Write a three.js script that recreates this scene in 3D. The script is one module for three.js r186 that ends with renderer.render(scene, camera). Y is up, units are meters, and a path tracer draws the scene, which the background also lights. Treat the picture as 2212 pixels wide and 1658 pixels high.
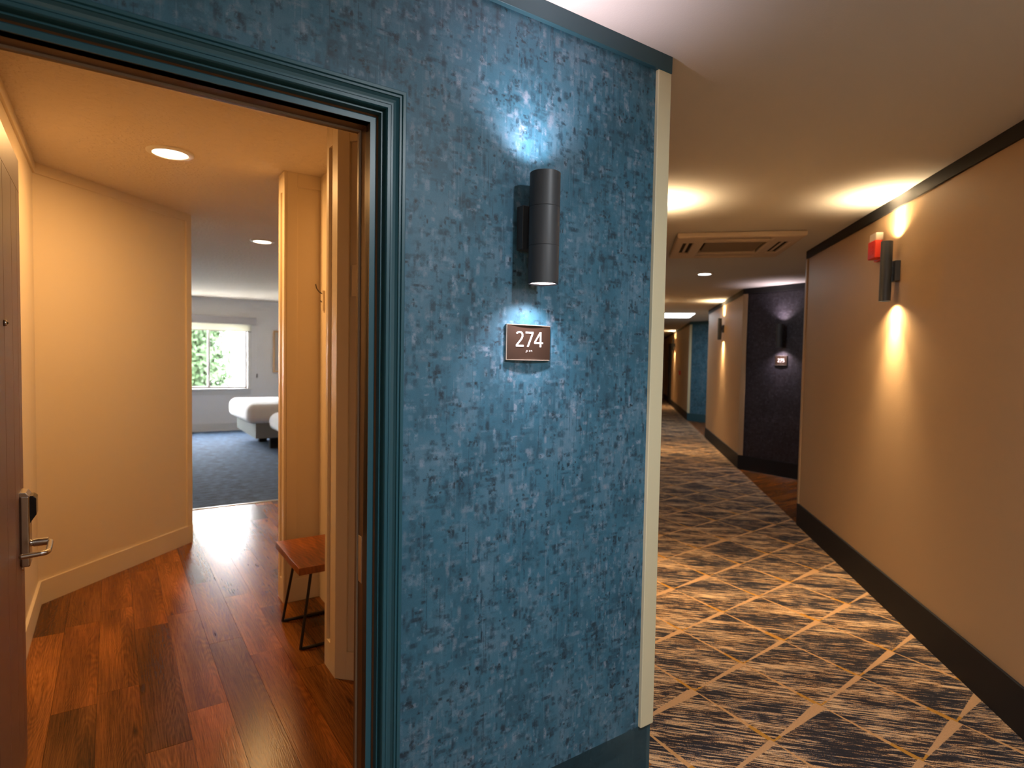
import * as THREE from 'three';
import { RectAreaLightUniformsLib } from 'three/addons/lights/RectAreaLightUniformsLib.js';
import { RoundedBoxGeometry } from 'three/addons/geometries/RoundedBoxGeometry.js';
import { mergeGeometries } from 'three/addons/utils/BufferGeometryUtils.js';
import { FontLoader } from 'three/addons/loaders/FontLoader.js';
import { TextGeometry } from 'three/addons/geometries/TextGeometry.js';

// ------------------------------------------------------------------ camera, sky, exposure
RectAreaLightUniformsLib.init();
const renderer = new THREE.WebGLRenderer({ antialias: true });
renderer.toneMapping = THREE.LinearToneMapping;
renderer.toneMappingExposure = 1.0;
renderer.shadowMap.enabled = true;
const scene = new THREE.Scene();
scene.background = new THREE.Color(0.95, 0.975, 1.0);       // bright overcast sky beyond the bedroom window
scene.backgroundIntensity = 52;
const EYE = 1.437;
const camera = new THREE.PerspectiveCamera(2 * Math.atan(829 / 1274.55) * 180 / Math.PI, 2212 / 1658, 0.05, 200);
camera.rotation.order = 'YXZ';
camera.rotation.set(-0.0411785, 0.188396, 0.0181056);
camera.position.set(0, EYE, 0);
camera.focus = 1.75;
camera.userData.fStop = camera.getFocalLength() / 6.5;      // lens opening of 6.5 mm

const COOL = new THREE.Color(1.0, 0.75, 0.73), WARM = new THREE.Color(1.0, 0.68, 0.35), AMBER = new THREE.Color(1.0, 0.55, 0.2), PANEL = new THREE.Color(0.93, 0.97, 1.0);
const LUX = { blueSconce: 1.7, warmSconce: 3.7, darkSconce: 2.2, roomDown: 380, hallDown: 680, hallPanel: 46 };

// ------------------------------------------------------------------ helpers
const S = Math.SQRT1_2, H = 2.44, HR = 2.477;
const uw = (u, w, y = 0) => new THREE.Vector3((u - w) * S, y, -(u + w) * S);   // room axes: u along the blue wall, w into the room
let seed = 7;
const rnd = () => { seed = (seed * 1664525 + 1013904223) >>> 0; return seed / 4294967296; };
const rr = (a, b) => a + (b - a) * rnd();
const used = {};
function numbered(name) { const n = used[name] = (used[name] ?? -1) + 1; return n ? `${name}_${String(n).padStart(3, '0')}` : name; }
const lin = (r, g, b) => new THREE.Color().setRGB(r, g, b);
function metres(geo) {                                        // uv in metres, by the way each face points
  const g = geo.index ? geo.toNonIndexed() : geo, p = g.attributes.position, n = g.attributes.normal, uv = new Float32Array(p.count * 2);
  for (let i = 0; i < p.count; i++) {
    const ax = Math.abs(n.getX(i)), ay = Math.abs(n.getY(i)), az = Math.abs(n.getZ(i));
    if (ay > ax && ay > az) { uv[2 * i] = p.getX(i); uv[2 * i + 1] = -p.getZ(i); }
    else if (ax > az) { uv[2 * i] = -p.getZ(i); uv[2 * i + 1] = p.getY(i); }
    else { uv[2 * i] = p.getX(i); uv[2 * i + 1] = p.getY(i); }
  }
  g.setAttribute('uv', new THREE.BufferAttribute(uv, 2));
  return g;
}
const bx = (x0, x1, y0, y1, z0, z1) => metres(new THREE.BoxGeometry(x1 - x0, y1 - y0, z1 - z0).translate((x0 + x1) / 2, (y0 + y1) / 2, (z0 + z1) / 2));
const rb = (x0, x1, y0, y1, z0, z1, r = 0.003, seg = 2) => metres(new RoundedBoxGeometry(x1 - x0, y1 - y0, z1 - z0, seg, r).translate((x0 + x1) / 2, (y0 + y1) / 2, (z0 + z1) / 2));
const bw = (u0, u1, y0, y1, w0, w1) => bx(u0, u1, y0, y1, -w1, -w0);          // box in room axes (for meshes turned by 45 degrees)
const rw = (u0, u1, y0, y1, w0, w1, r, seg) => rb(u0, u1, y0, y1, -w1, -w0, r, seg);
const join = (list) => mergeGeometries(list.map((g) => { const q = g.index ? g.toNonIndexed() : g; for (const k of Object.keys(q.attributes)) if (!['position', 'normal', 'uv'].includes(k)) q.deleteAttribute(k); return q; }));
function prism(pts, y0, y1) {                                 // plan outline [x, z] raised from y0 to y1
  const sh = new THREE.Shape(pts.map(([x, z]) => new THREE.Vector2(x, -z)));
  return metres(new THREE.ExtrudeGeometry(sh, { depth: y1 - y0, bevelEnabled: false }).rotateX(-Math.PI / 2).translate(0, y0, 0));
}
function mesh(name, geo, mat, parent) {
  const m = new THREE.Mesh(geo, mat); m.name = name; m.castShadow = m.receiveShadow = true;
  parent.add(m); return m;
}
function thing(name, label, category, pos, turn = 0, group) {
  const o = new THREE.Group(); o.name = numbered(name); scene.add(o);
  if (pos) o.position.copy(pos);
  o.rotation.y = turn; o.userData = { label, category };
  if (group) o.userData.group = group;
  return o;
}
function struct(name, label, category, geo, mat, turned = false) {
  const m = mesh(numbered(name), geo, mat, scene);
  if (turned) m.rotation.y = Math.PI / 4;
  m.userData = { label, category, kind: 'structure' };
  return m;
}
function structGroup(name, label, category, turned = false) {
  const o = new THREE.Group(); o.name = numbered(name); scene.add(o);
  if (turned) o.rotation.y = Math.PI / 4;
  o.userData = { label, category, kind: 'structure' };
  return o;
}
const lathe = (pts, seg = 40) => new THREE.LatheGeometry(pts.map(([r, y]) => new THREE.Vector2(r, y)), seg);
function tube(pts, r, seg = 24, rad = 10) { return new THREE.TubeGeometry(new THREE.CatmullRomCurve3(pts.map((p) => new THREE.Vector3(...p)), false, 'catmullrom', 0.1), seg, r, rad); }

// ------------------------------------------------------------------ procedural textures
function hash(x, y, s) { let h = (x * 374761393 + y * 668265263 + s * 1274126177) | 0; h = Math.imul(h ^ (h >>> 13), 1274126177); return ((h ^ (h >>> 16)) >>> 0) / 4294967296; }
function noise(x, y, s = 0, px = 1 << 20, py = 1 << 20) {      // value noise, repeating after px, py cells
  const ix = Math.floor(x), iy = Math.floor(y), fx = x - ix, fy = y - iy, a = fx * fx * (3 - 2 * fx), b = fy * fy * (3 - 2 * fy);
  const w = (v, p) => ((v % p) + p) % p, x0 = w(ix, px), x1 = w(ix + 1, px), y0 = w(iy, py), y1 = w(iy + 1, py);
  const p = hash(x0, y0, s), q = hash(x1, y0, s), r = hash(x0, y1, s), t = hash(x1, y1, s);
  return (p + (q - p) * a) * (1 - b) + (r + (t - r) * a) * b;
}
function dataTex(w, h, fill, srgb = true) {
  const d = new Uint8Array(w * h * 4); fill(d);
  const t = new THREE.DataTexture(d, w, h, THREE.RGBAFormat);
  t.wrapS = t.wrapT = THREE.RepeatWrapping; t.magFilter = THREE.LinearFilter; t.minFilter = THREE.LinearMipmapLinearFilter; t.generateMipmaps = true;
  if (srgb) t.colorSpace = THREE.SRGBColorSpace;
  t.needsUpdate = true; return t;
}
const sized = (t, mx, my) => { t.repeat.set(1 / mx, 1 / my); return t; };       // one tile covers mx by my metres

// painted, rubbed wallpaper: short upright and level brush strokes laid over one another
function wallpaperTex(n, metre, base, light, dark, sd) {
  const acc = new Float32Array(n * n * 3), ppm = n / metre; seed = sd;
  for (let y = 0; y < n; y++) for (let x = 0; x < n; x++) {
    const m = noise(x / 60, y / 90, sd, Math.round(n / 60), Math.round(n / 90)) - 0.5, i = (y * n + x) * 3;
    for (let c = 0; c < 3; c++) acc[i + c] = base[c] + (m > 0 ? (light[c] - base[c]) * m * 0.9 : (base[c] - dark[c]) * m * 0.7);
  }
  const stroke = (cx, cy, w, h, col, al, rough, q) => {
    const x0 = Math.floor(cx - w / 2), y0 = Math.floor(cy - h / 2);
    for (let j = 0; j < h; j++) for (let k = 0; k < w; k++) {
      const ex = Math.min(k + 1, w - k) / (w * 0.3), ey = Math.min(j + 1, h - j) / (h * 0.3);
      let a = al * Math.min(1, ex) * Math.min(1, ey);
      const g = noise((x0 + k) / 5, (y0 + j) / 5, q) * 0.6 + hash(x0 + k, y0 + j, q) * 0.4;
      a *= Math.max(0, Math.min(1, (g - rough) * 4 + 0.5));
      if (a <= 0) continue;
      const i = ((((y0 + j) % n) + n) % n * n + (((x0 + k) % n) + n) % n) * 3;
      for (let c = 0; c < 3; c++) acc[i + c] += (col[c] - acc[i + c]) * a;
    }
  };
  const mixc = (a, b, k) => a.map((v, c) => v + (b[c] - v) * k);
  const N = Math.round(metre * metre * 5200);
  for (let i = 0; i < N; i++) {                                // patchwork of brush strokes
    const up = rnd() < 0.64, L = rr(0.012, 0.05) * ppm, Wd = rr(0.006, 0.022) * ppm, t = (rnd() - 0.5) * 1.9, tint = rr(0.92, 1.08);
    const col = (t > 0 ? mixc(base, light, t * 1.35) : mixc(base, dark, -t * 1.25)).map((v) => v * tint);
    stroke(rnd() * n, rnd() * n, up ? Wd : L, up ? L : Wd, col, rr(0.4, 0.9), rr(0.32, 0.6), i & 15);
  }
  const M = Math.round(metre * metre * 170);
  for (let i = 0; i < M; i++) {                                // dark rubbed smudges in small clusters
    const cx = rnd() * n, cy = rnd() * n, k = 2 + Math.floor(rnd() * 5);
    for (let q = 0; q < k; q++) { const a = rr(0.006, 0.018) * ppm, b = rr(0.004, 0.01) * ppm, up = rnd() < 0.5; stroke(cx + rr(-0.014, 0.014) * ppm, cy + rr(-0.012, 0.012) * ppm, up ? b : a, up ? a : b, dark.map((v) => v * 0.7), rr(0.35, 0.8), rr(0.4, 0.58), 20 + (i & 7)); }
  }
  for (let i = 0; i < metre * metre * 200; i++) stroke(rnd() * n, rnd() * n, 2, rr(0.05, 0.2) * ppm, rnd() < 0.5 ? light : dark, rr(0.2, 0.5), 0.35, 40);
  return dataTex(n, n, (d) => {
    for (let i = 0; i < n * n; i++) { const g = (hash(i % n, (i / n) | 0, 99) - 0.5) * 10; for (let c = 0; c < 3; c++) d[i * 4 + c] = Math.max(0, Math.min(255, acc[i * 3 + c] + g)); d[i * 4 + 3] = 255; }
  });
}

// hall carpet: level streaks of yarn under a lattice of tapering bars
const HX = 0.256, HZ = 0.296;                                 // half of a diamond
function carpetTex() {
  const W = 1536, D = 2048, MX = HX * 6, MZ = HZ * 8;
  return dataTex(W, D, (d) => {
    const navy = [28, 29, 40], slate = [82, 90, 102], sand = [196, 156, 114], brown = [86, 66, 54], pale = [220, 190, 152], gold = [190, 136, 48];
    for (let y = 0; y < D; y++) {
      const row = y;
      for (let x = 0; x < W; x++) {
        const wob = (noise(x / 90, y / 40, 3, 17, 51) - 0.5) * 6, yy = row + wob;
        const big = noise(x / 256, y / 64, 11, 6, 32), mid = noise(x / 96, yy / 4, 5, 16, 512), fine = noise(x / 32, yy / 2, 6, 48, 1024), dots = hash(x >> 1, row >> 1, 8);
        let v = mid * 0.55 + fine * 0.45 + big * 0.34 + (dots - 0.5) * 0.2;
        let c;
        if (v < 0.645) c = navy; else if (v < 0.7) c = brown; else if (v < 0.765) c = noise(x / 100, y / 60, 9, 15, 34) > 0.45 ? slate : brown; else if (v < 0.93) c = sand; else c = pale;
        let [r, g, b] = c;
        // lattice: position in metres, x across the hall, z along it
        const X = (x / W) * MX, Z = (y / D) * MZ;
        const a = X / HX + Z / HZ, q = X / HX - Z / HZ;         // lines run where a or q is an even number
        const along1 = ((q / 2) % 1 + 1) % 1, d1 = Math.abs(((a / 2 + 0.5) % 1 + 1) % 1 - 0.5) * 2 * HX * 0.757;
        const along2 = ((a / 2) % 1 + 1) % 1, d2 = Math.abs(((q / 2 + 0.5) % 1 + 1) % 1 - 0.5) * 2 * HX * 0.757;
        const key1 = hash(Math.floor(q / 2 + 40), Math.round(a / 2) + 40, 17), key2 = hash(Math.floor(a / 2 + 40), Math.round(q / 2) + 40, 18);
        const jag = (hash(x >> 1, y >> 1, 31) - 0.5) * 0.002;
        const w1 = 0.003 + 0.021 * along1 * (0.5 + key1 * 0.6), w2 = 0.0025 + 0.0125 * along2 * (0.45 + key2 * 0.7);
        if (d2 < w2 + jag) { const k = along2 > 0.72 ? 1 : 0; [r, g, b] = k ? gold : [202, 156, 104]; }
        if (d1 < w1 + jag) { [r, g, b] = along1 < 0.14 ? gold : sand; }
        const s = 0.9 + hash(x, y, 77) * 0.2, i = (y * W + x) * 4;
        d[i] = Math.min(255, r * s); d[i + 1] = Math.min(255, g * s); d[i + 2] = Math.min(255, b * s); d[i + 3] = 255;
      }
    }
  });
}

// boards: several strips of oak grain side by side
const STRIPS = 8, BW = 0.15, BL = 1.25;
function woodTex() {
  const W = 1024, D = 1024, sw = W / STRIPS;
  return dataTex(W, D, (d) => {
    for (let y = 0; y < D; y++) for (let x = 0; x < W; x++) {
      const k = Math.floor(x / sw), lx = (x % sw) / sw * BW, ly = y / D * BL, i = (y * W + x) * 4;
      const cx = BW * (0.25 + 0.5 * hash(k, 1, 1)) + (noise(ly * 1.6, k * 7, 2) - 0.5) * 0.09;
      const dx = Math.abs(lx - cx), warp = noise(lx * 30, ly * 5, 40 + k) * 0.5 + noise(lx * 70, ly * 11, 60 + k) * 0.18;
      const arch = dx * dx * 160 + ly * (k % 2 ? 1.1 : -1.3) + dx * 5;
      const ring = 0.5 + 0.5 * Math.sin((arch * 7 + warp * 5.5) * 6.283);
      const pore = noise(lx * 900, ly * 22, 80 + k), fine = noise(lx * 420, ly * 9, 90 + k);
      const broad = noise(lx * 16, ly * 2.2, 100 + k);
      const knot = Math.hypot((lx - BW * hash(k, 3, 5)) * 5, ly - BL * hash(k, 4, 5));
      let v = 0.74 + (broad - 0.5) * 0.34 + (ring - 0.5) * 0.1 + (fine - 0.5) * 0.2 - (pore > 0.68 ? 0.09 : 0);
      if (knot < 0.06) v *= 0.62 + knot * 6.3;
      v = Math.max(0.15, Math.min(1.1, v));
      d[i] = Math.min(255, 205 * v); d[i + 1] = Math.min(255, 150 * v * (0.92 + 0.08 * v)); d[i + 2] = Math.min(255, 88 * v * (0.85 + 0.15 * v)); d[i + 3] = 255;
    }
  });
}
const greyTex = (n, f) => dataTex(n, n, (d) => { for (let y = 0; y < n; y++) for (let x = 0; x < n; x++) { const v = Math.max(0, Math.min(255, f(x, y) * 255)), i = (y * n + x) * 4; d[i] = d[i + 1] = d[i + 2] = v; d[i + 3] = 255; } }, false);
const T = {
  blue: sized(wallpaperTex(2048, 2.44, [52, 106, 134], [112, 136, 160], [26, 54, 72], 21), 2.44, 2.44),
  dark: sized(wallpaperTex(512, 1.0, [44, 44, 54], [72, 70, 82], [26, 24, 32], 33), 1.0, 1.0),
  carpet: carpetTex(), wood: woodTex(),
  plaster: sized(greyTex(512, (x, y) => { const a = noise(x / 16, y / 16, 1, 32, 32), b = noise(x / 7, y / 7, 2, 73, 73); return Math.max(0, (a * 0.6 + b * 0.4 - 0.45) * 3); }), 0.5, 0.5),
  paint: sized(greyTex(256, (x, y) => noise(x / 4, y / 4, 3, 64, 64) * 0.6 + hash(x, y, 4) * 0.4), 0.2, 0.2),
};
const pileTex = dataTex(512, 512, (d) => { for (let y = 0; y < 512; y++) for (let x = 0; x < 512; x++) { const v = 0.55 + 0.3 * noise(x / 5, y / 3, 1, 102, 170) + 0.4 * (hash(x, y, 2) - 0.5) + 0.35 * (noise(x / 40, y / 26, 3, 13, 20) - 0.5), i = (y * 512 + x) * 4; d[i] = 78 * v; d[i + 1] = 105 * v; d[i + 2] = 138 * v; d[i + 3] = 255; } });
sized(pileTex, 0.6, 0.6);
T.carpet.repeat.set(1 / (HX * 6), 1 / (HZ * 8));

// ------------------------------------------------------------------ materials
const std = (o) => new THREE.MeshStandardMaterial(o);
const M = {
  blue: new THREE.MeshPhysicalMaterial({ name: 'blue_wallpaper', map: T.blue, roughness: 0.5, bumpMap: T.blue, bumpScale: 0.001, sheen: 0.35, sheenColor: lin(0.75, 0.68, 0.75), sheenRoughness: 0.55 }),
  darkPaper: std({ name: 'dark_wallpaper', map: T.dark, roughness: 0.5 }),
  tan: std({ name: 'tan_paint', color: lin(0.5, 0.355, 0.215), roughness: 0.5, bumpMap: T.paint, bumpScale: 0.0003 }),
  hallCeiling: std({ name: 'white_ceiling_paint', color: lin(0.72, 0.75, 0.78), roughness: 0.75, bumpMap: T.paint, bumpScale: 0.0003 }),
  roomCeiling: std({ name: 'textured_ceiling', color: lin(0.76, 0.66, 0.54), roughness: 0.9, bumpMap: T.plaster, bumpScale: 0.0025 }),
  cream: std({ name: 'cream_paint', color: lin(0.78, 0.66, 0.48), roughness: 0.42 }),
  bedroomPaint: std({ name: 'off_white_paint', color: lin(0.9, 0.88, 0.86), roughness: 0.6 }),
  creamTrim: std({ name: 'cream_corner_trim', color: lin(0.68, 0.66, 0.47), roughness: 0.45 }),
  tanTrim: std({ name: 'tan_trim', color: lin(0.5, 0.36, 0.22), roughness: 0.45 }),
  black: new THREE.MeshPhysicalMaterial({ name: 'charcoal_trim', color: lin(0.018, 0.019, 0.022), roughness: 0.6, specularIntensity: 0.4 }),
  teal: std({ name: 'deep_teal_paint', color: lin(0.022, 0.08, 0.115), roughness: 0.4 }),
  tealCase: std({ name: 'teal_door_casing', color: lin(0.02, 0.105, 0.155), roughness: 0.35 }),
  bronze: std({ name: 'bronze_jamb', color: lin(0.16, 0.09, 0.05), roughness: 0.38, metalness: 0.35 }),
  seal: std({ name: 'grey_seal', color: lin(0.3, 0.26, 0.22), roughness: 0.6 }),
  doorWood: std({ name: 'brown_door_veneer', color: lin(0.2, 0.105, 0.065), roughness: 0.38 }),
  groove: std({ name: 'door_groove', color: lin(0.02, 0.015, 0.012), roughness: 0.7 }),
  nickel: std({ name: 'satin_nickel', color: lin(0.55, 0.53, 0.5), roughness: 0.27, metalness: 1 }),
  gloss: std({ name: 'black_gloss_plastic', color: lin(0.01, 0.01, 0.012), roughness: 0.15 }),
  lampBody: std({ name: 'black_powder_coat', color: lin(0.042, 0.052, 0.064), roughness: 0.45, metalness: 0.1 }),
  carpet: std({ name: 'hall_carpet', map: T.carpet, roughness: 0.95 }),
  pile: std({ name: 'bedroom_carpet', map: pileTex, roughness: 1 }),
  metalStrip: std({ name: 'brass_strip', color: lin(0.4, 0.35, 0.28), roughness: 0.4, metalness: 0.8 }),
  white: std({ name: 'white_enamel', color: lin(0.8, 0.78, 0.74), roughness: 0.4 }),
  acWhite: std({ name: 'ivory_plastic', color: lin(0.66, 0.58, 0.48), roughness: 0.45 }),
  acGrille: std({ name: 'grey_grille', color: lin(0.3, 0.25, 0.21), roughness: 0.6 }),
  acDark: std({ name: 'slot_shade_black', color: lin(0.01, 0.009, 0.008), roughness: 0.9 }),  // near-black colour standing in for the shade inside the slots
  red: std({ name: 'red_plastic', color: lin(0.62, 0.025, 0.012), roughness: 0.4 }),
  lens: std({ name: 'clear_white_lens', color: lin(0.8, 0.74, 0.66), roughness: 0.25 }),
  signFace: std({ name: 'brushed_bronze', color: lin(0.03, 0.017, 0.011), roughness: 0.5, metalness: 0.2 }),
  signFrame: std({ name: 'clear_edge', color: lin(0.62, 0.6, 0.56), roughness: 0.2, metalness: 0.5 }),
  signWhite: std({ name: 'white_lettering', color: lin(0.88, 0.88, 0.9), roughness: 0.5 }),
  iron: std({ name: 'dark_iron', color: lin(0.03, 0.026, 0.024), roughness: 0.5, metalness: 0.5 }),
  linen: std({ name: 'white_bedding', color: lin(0.82, 0.81, 0.8), roughness: 0.9 }),
  bedBase: std({ name: 'grey_green_bed_base', color: lin(0.16, 0.165, 0.15), roughness: 0.6 }),
  windowFrame: std({ name: 'grey_window_frame', color: lin(0.36, 0.31, 0.29), roughness: 0.5 }),
  shade: new THREE.MeshPhysicalMaterial({ name: 'roller_shade_fabric', color: lin(0.85, 0.83, 0.74), roughness: 1, transmission: 0.45, thickness: 0 }),
  valance: std({ name: 'shade_valance', color: lin(0.5, 0.47, 0.47), roughness: 0.7 }),
  glass: new THREE.MeshPhysicalMaterial({ name: 'window_glass', color: lin(1, 1, 1), roughness: 0, transmission: 1, thickness: 0 }),
  frameOak: std({ name: 'oak_picture_frame', color: lin(0.5, 0.3, 0.14), roughness: 0.5 }),
  print: std({ name: 'pale_print', color: lin(0.55, 0.5, 0.45), roughness: 0.8 }),
  bark: std({ name: 'bark', color: lin(0.12, 0.09, 0.06), roughness: 0.9 }),
  leaf: std({ name: 'leaves', color: lin(0.017, 0.04, 0.01), roughness: 0.8 }),
  ground: std({ name: 'pale_ground', color: lin(0.4, 0.4, 0.38), roughness: 0.9 }),
};
const glow = (name, c, k) => std({ name, color: lin(0.1, 0.1, 0.1), emissive: c, emissiveIntensity: k, roughness: 0.5 });
const G = { cool: glow('lamp_lens_cool', COOL, 6), warm: glow('lamp_lens_warm', new THREE.Color(1, 0.86, 0.62), 5), amber: glow('downlight_lens_warm', new THREE.Color(1, 0.9, 0.72), 6), panel: glow('light_panel', PANEL, 5) };
const WOODS = [lin(0.56, 0.41, 0.22), lin(0.9, 0.64, 0.32), lin(0.42, 0.31, 0.18), lin(0.76, 0.54, 0.27), lin(0.62, 0.42, 0.21)]
  .map((c, i) => new THREE.MeshPhysicalMaterial({ name: 'oak_plank_' + 'abcde'[i], map: T.wood, color: c, roughness: 0.23, specularIntensity: 0.5, bumpMap: T.wood, bumpScale: 0.0004 }));

// ------------------------------------------------------------------ the hall
const XR = 1.565, XL = 0.116, TH = 0.15;
struct('floor', 'patterned hall carpet of dark streaks under a sandy diamond lattice', 'carpet', (() => {
  const g = bx(XL, XR, -0.06, 0, -27, 5.2), p = g.attributes.position, uv = g.attributes.uv;
  for (let i = 0; i < p.count; i++) uv.setXY(i, p.getX(i) - 0.336, p.getZ(i) + 2.644);
  return g;
})(), M.carpet);
struct('ceiling', 'smooth white hall ceiling beside the blue wall', 'ceiling', join([prism([[XL - 0.2, -5.7], [XR + 0.16, -5.7], [XR + 0.16, 5.2], [XL - 0.2, 5.2]], H, H + 0.14), prism([[0.4, -2.36], [-1.9, 0.0], [-0.5, 1.3], [0.4, 1.3]].map(([x, z]) => [Math.min(x, XL - 0.2), z]), H, H + 0.14)]), M.hallCeiling);
struct('ceiling', 'hall ceiling farther on, past the ceiling air conditioner', 'ceiling', bx(XL - 0.2, 4.2, H + 0.012, H + 0.14, -27.3, -5.7), M.hallCeiling);
struct('wall_right', 'tan hall wall carrying a black sconce and red alarm', 'wall', bx(XR, XR + TH, 0, H, -5.65, 5.2), M.tan);
struct('wall_right_middle', 'tan hall wall beyond the dark room alcove', 'wall', prism([[XR, -8.49], [XR, -11.9], [XR + TH, -11.9 + 0.06], [XR + TH, -8.55]], 0, H + 0.012), M.tan);
struct('wall_right_far', 'tan hall wall beyond the second alcove, far down the hall', 'wall', bx(XR, XR + TH, 0, H + 0.012, -27, -15.2), M.tan);
struct('wall_left', 'tan hall wall behind the blue corner', 'wall', bx(XL - 0.3, XL, 0, H + 0.012, -27, -2.054), M.tan);
struct('wall_back', 'tan wall closing the hall behind the viewer', 'wall', bx(XL - 0.3, XR + TH, 0, H, 5.2, 5.35), M.tan);
struct('wall_end', 'tan wall at the far end of the hall', 'wall', bx(XL - TH, XR + TH, 0, H + 0.012, -24.65, -24.5), M.tan);
struct('wall_left_back', 'tan hall wall behind the viewer', 'wall', prism([[XL, 5.2], [XL, 0.79], [XL - TH, 0.79 - 0.06], [XL - TH, 5.2]], 0, H), M.tan);
// alcove return wall at the left of the blue wall
struct('wall_alcove_left', 'tan return wall of the alcove before the blue wall', 'wall', bw(-0.625, -0.475, 0, H, -0.7, 1.4), M.tan, true);
// alcoves on the right
function alcove(corner, gap, paper, name, label) {             // [x, z] of the far corner and the length of the opening along the hall
  const leg = gap * S, [cx, cz] = corner, ax = cx + leg * S, az = cz + leg * S;
  struct('wall_' + name, label, 'wall', prism([[cx, cz], [ax, az], [ax + 0.1, az - 0.11], [cx + 0.005, cz - 0.21]], 0, H + 0.012), paper);
  struct('wall_' + name + '_return', 'tan return wall of the alcove facing the ' + (name === 'alcove_dark' ? 'dark' : 'teal') + ' wallpaper', 'wall', prism([[cx, cz + gap], [ax, az], [ax + 0.15, az], [cx + 0.15, cz + gap + 0.07]], 0, H + 0.012), M.tan);
}
alcove([XR, -8.49], 2.84, M.darkPaper, 'alcove_dark', 'charcoal papered alcove wall with the room sign 275');
alcove([XR, -15.2], 3.3, M.blue, 'alcove_teal', 'teal papered alcove wall far down the hall');
// skirting, crown and corner trims of the hall
const side = (y0, y1, z0, z1, d = 0.013) => rb(XR - d, XR + 0.002, y0, y1, z0, z1, 0.002, 1);
struct('baseboard_right', 'tall black baseboard along the tan wall with the alarm', 'baseboard', side(0, 0.195, -5.66, 5.2), M.black);
struct('baseboard_right_middle', 'tall black baseboard below the second hall sconce', 'baseboard', side(0, 0.195, -11.91, -8.48), M.black);
struct('baseboard_right_far', 'black baseboard far down the hall', 'baseboard', side(0, 0.195, -27, -15.2), M.black);
struct('trim_1', 'black crown strip above the tan wall with the alarm', 'trim', side(2.372, H + 0.001, -5.66, 5.2), M.black);
struct('trim_2', 'black crown strip above the second hall sconce', 'trim', side(2.378, H + 0.013, -11.91, -8.48), M.black);
struct('trim_3', 'black crown strip far down the hall', 'trim', side(2.378, H + 0.013, -27, -15.2), M.black);
struct('trim_4', 'thin tan corner strip at the end of the wall with the alarm', 'trim', side(0.195, 2.372, -5.664, -5.63, 0.012), M.tanTrim);
const along = (cx, cz, a, b, y0, y1, d) => { const g = rb(a, b, y0, y1, 0, d, 0.002, 1).rotateY(-Math.PI / 4).translate(cx, 0, cz); return g; };   // strip on an alcove wall, from its hall corner
for (const [cx, cz, leg, base, nm, n] of [[XR, -8.49, 2.0, M.black, 'charcoal papered', 5], [XR, -15.2, 2.33, M.teal, 'teal papered far', 8]]) {
  struct('baseboard_alcove', `tall baseboard of the ${nm} alcove wall`, 'baseboard', along(cx - 0.009, cz + 0.009, 0, leg, 0, 0.195, 0.013), base);
  struct('trim_' + n, `crown strip of the ${nm} alcove wall`, 'trim', along(cx - 0.009, cz + 0.009, 0, leg, 2.378, H + 0.012, 0.013), base);
  struct('trim_' + (n + 1), `upright corner trim beside the ${nm} alcove wall`, 'trim', along(cx - 0.009, cz + 0.009, 0.0, 0.07, 0.195, 2.378, 0.012), n === 5 ? M.tanTrim : M.creamTrim);
}
// far door frame on the right wall
{
  const t = structGroup('door_2', 'dark door with a black frame far down the hall wall', 'door');
  for (const [a, b] of [[-20.85, -20.76], [-21.85, -21.76]]) mesh('jamb', rb(XR - 0.05, XR + 0.01, 0, 2.1, a, b, 0.003, 1), M.black, t);
  mesh('head', rb(XR - 0.05, XR + 0.01, 2.02, 2.1, -21.76, -20.85, 0.003, 1), M.black, t);
  mesh('leaf', rb(XR - 0.012, XR + 0.006, 0.01, 2.02, -21.76, -20.85, 0.003, 1), M.black, t);
}

// ------------------------------------------------------------------ blue wall, door frame and trims
const WB = 1.37;
struct('wall_front', 'blue rubbed wallpaper wall with door opening, sconce and room sign 274', 'wall', join([bw(0.56, 1.52, 0, H, WB, 1.52), bw(-0.475, -0.34, 0, H, WB, 1.52), bw(-0.34, 0.56, 2.045, H, WB, 1.52), (() => { const g = prism([[0.116, -2.054], [0.105, -2.043], [0.0, -2.12], [0.05, -2.2]], 0, H); g.rotateY(-Math.PI / 4); return g; })()]), M.blue, true);
struct('baseboard_front', 'deep teal baseboard below the blue wallpaper', 'baseboard', (() => { const sh = new THREE.Shape(); sh.moveTo(0, 0); sh.lineTo(0.02, 0); sh.lineTo(0.02, 0.183); sh.lineTo(0.008, 0.195); sh.lineTo(0, 0.195); return metres(new THREE.ExtrudeGeometry(sh, { depth: 1.536 - 0.592, bevelEnabled: false }).rotateY(-Math.PI / 2).rotateY(Math.PI).translate(0.592, 0, -WB)); })(), M.teal, true);
struct('trim_10', 'deep teal crown strip above the blue wallpaper', 'trim', rw(-0.475, 1.537, 2.386, H + 0.001, WB - 0.016, WB + 0.002, 0.002, 1), M.teal, true);
struct('trim_11', 'upright cream corner trim at the end of the blue wall', 'trim', rw(1.476, 1.537, 0.195, 2.387, WB - 0.013, WB + 0.002, 0.003, 2), M.creamTrim, true);
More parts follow.
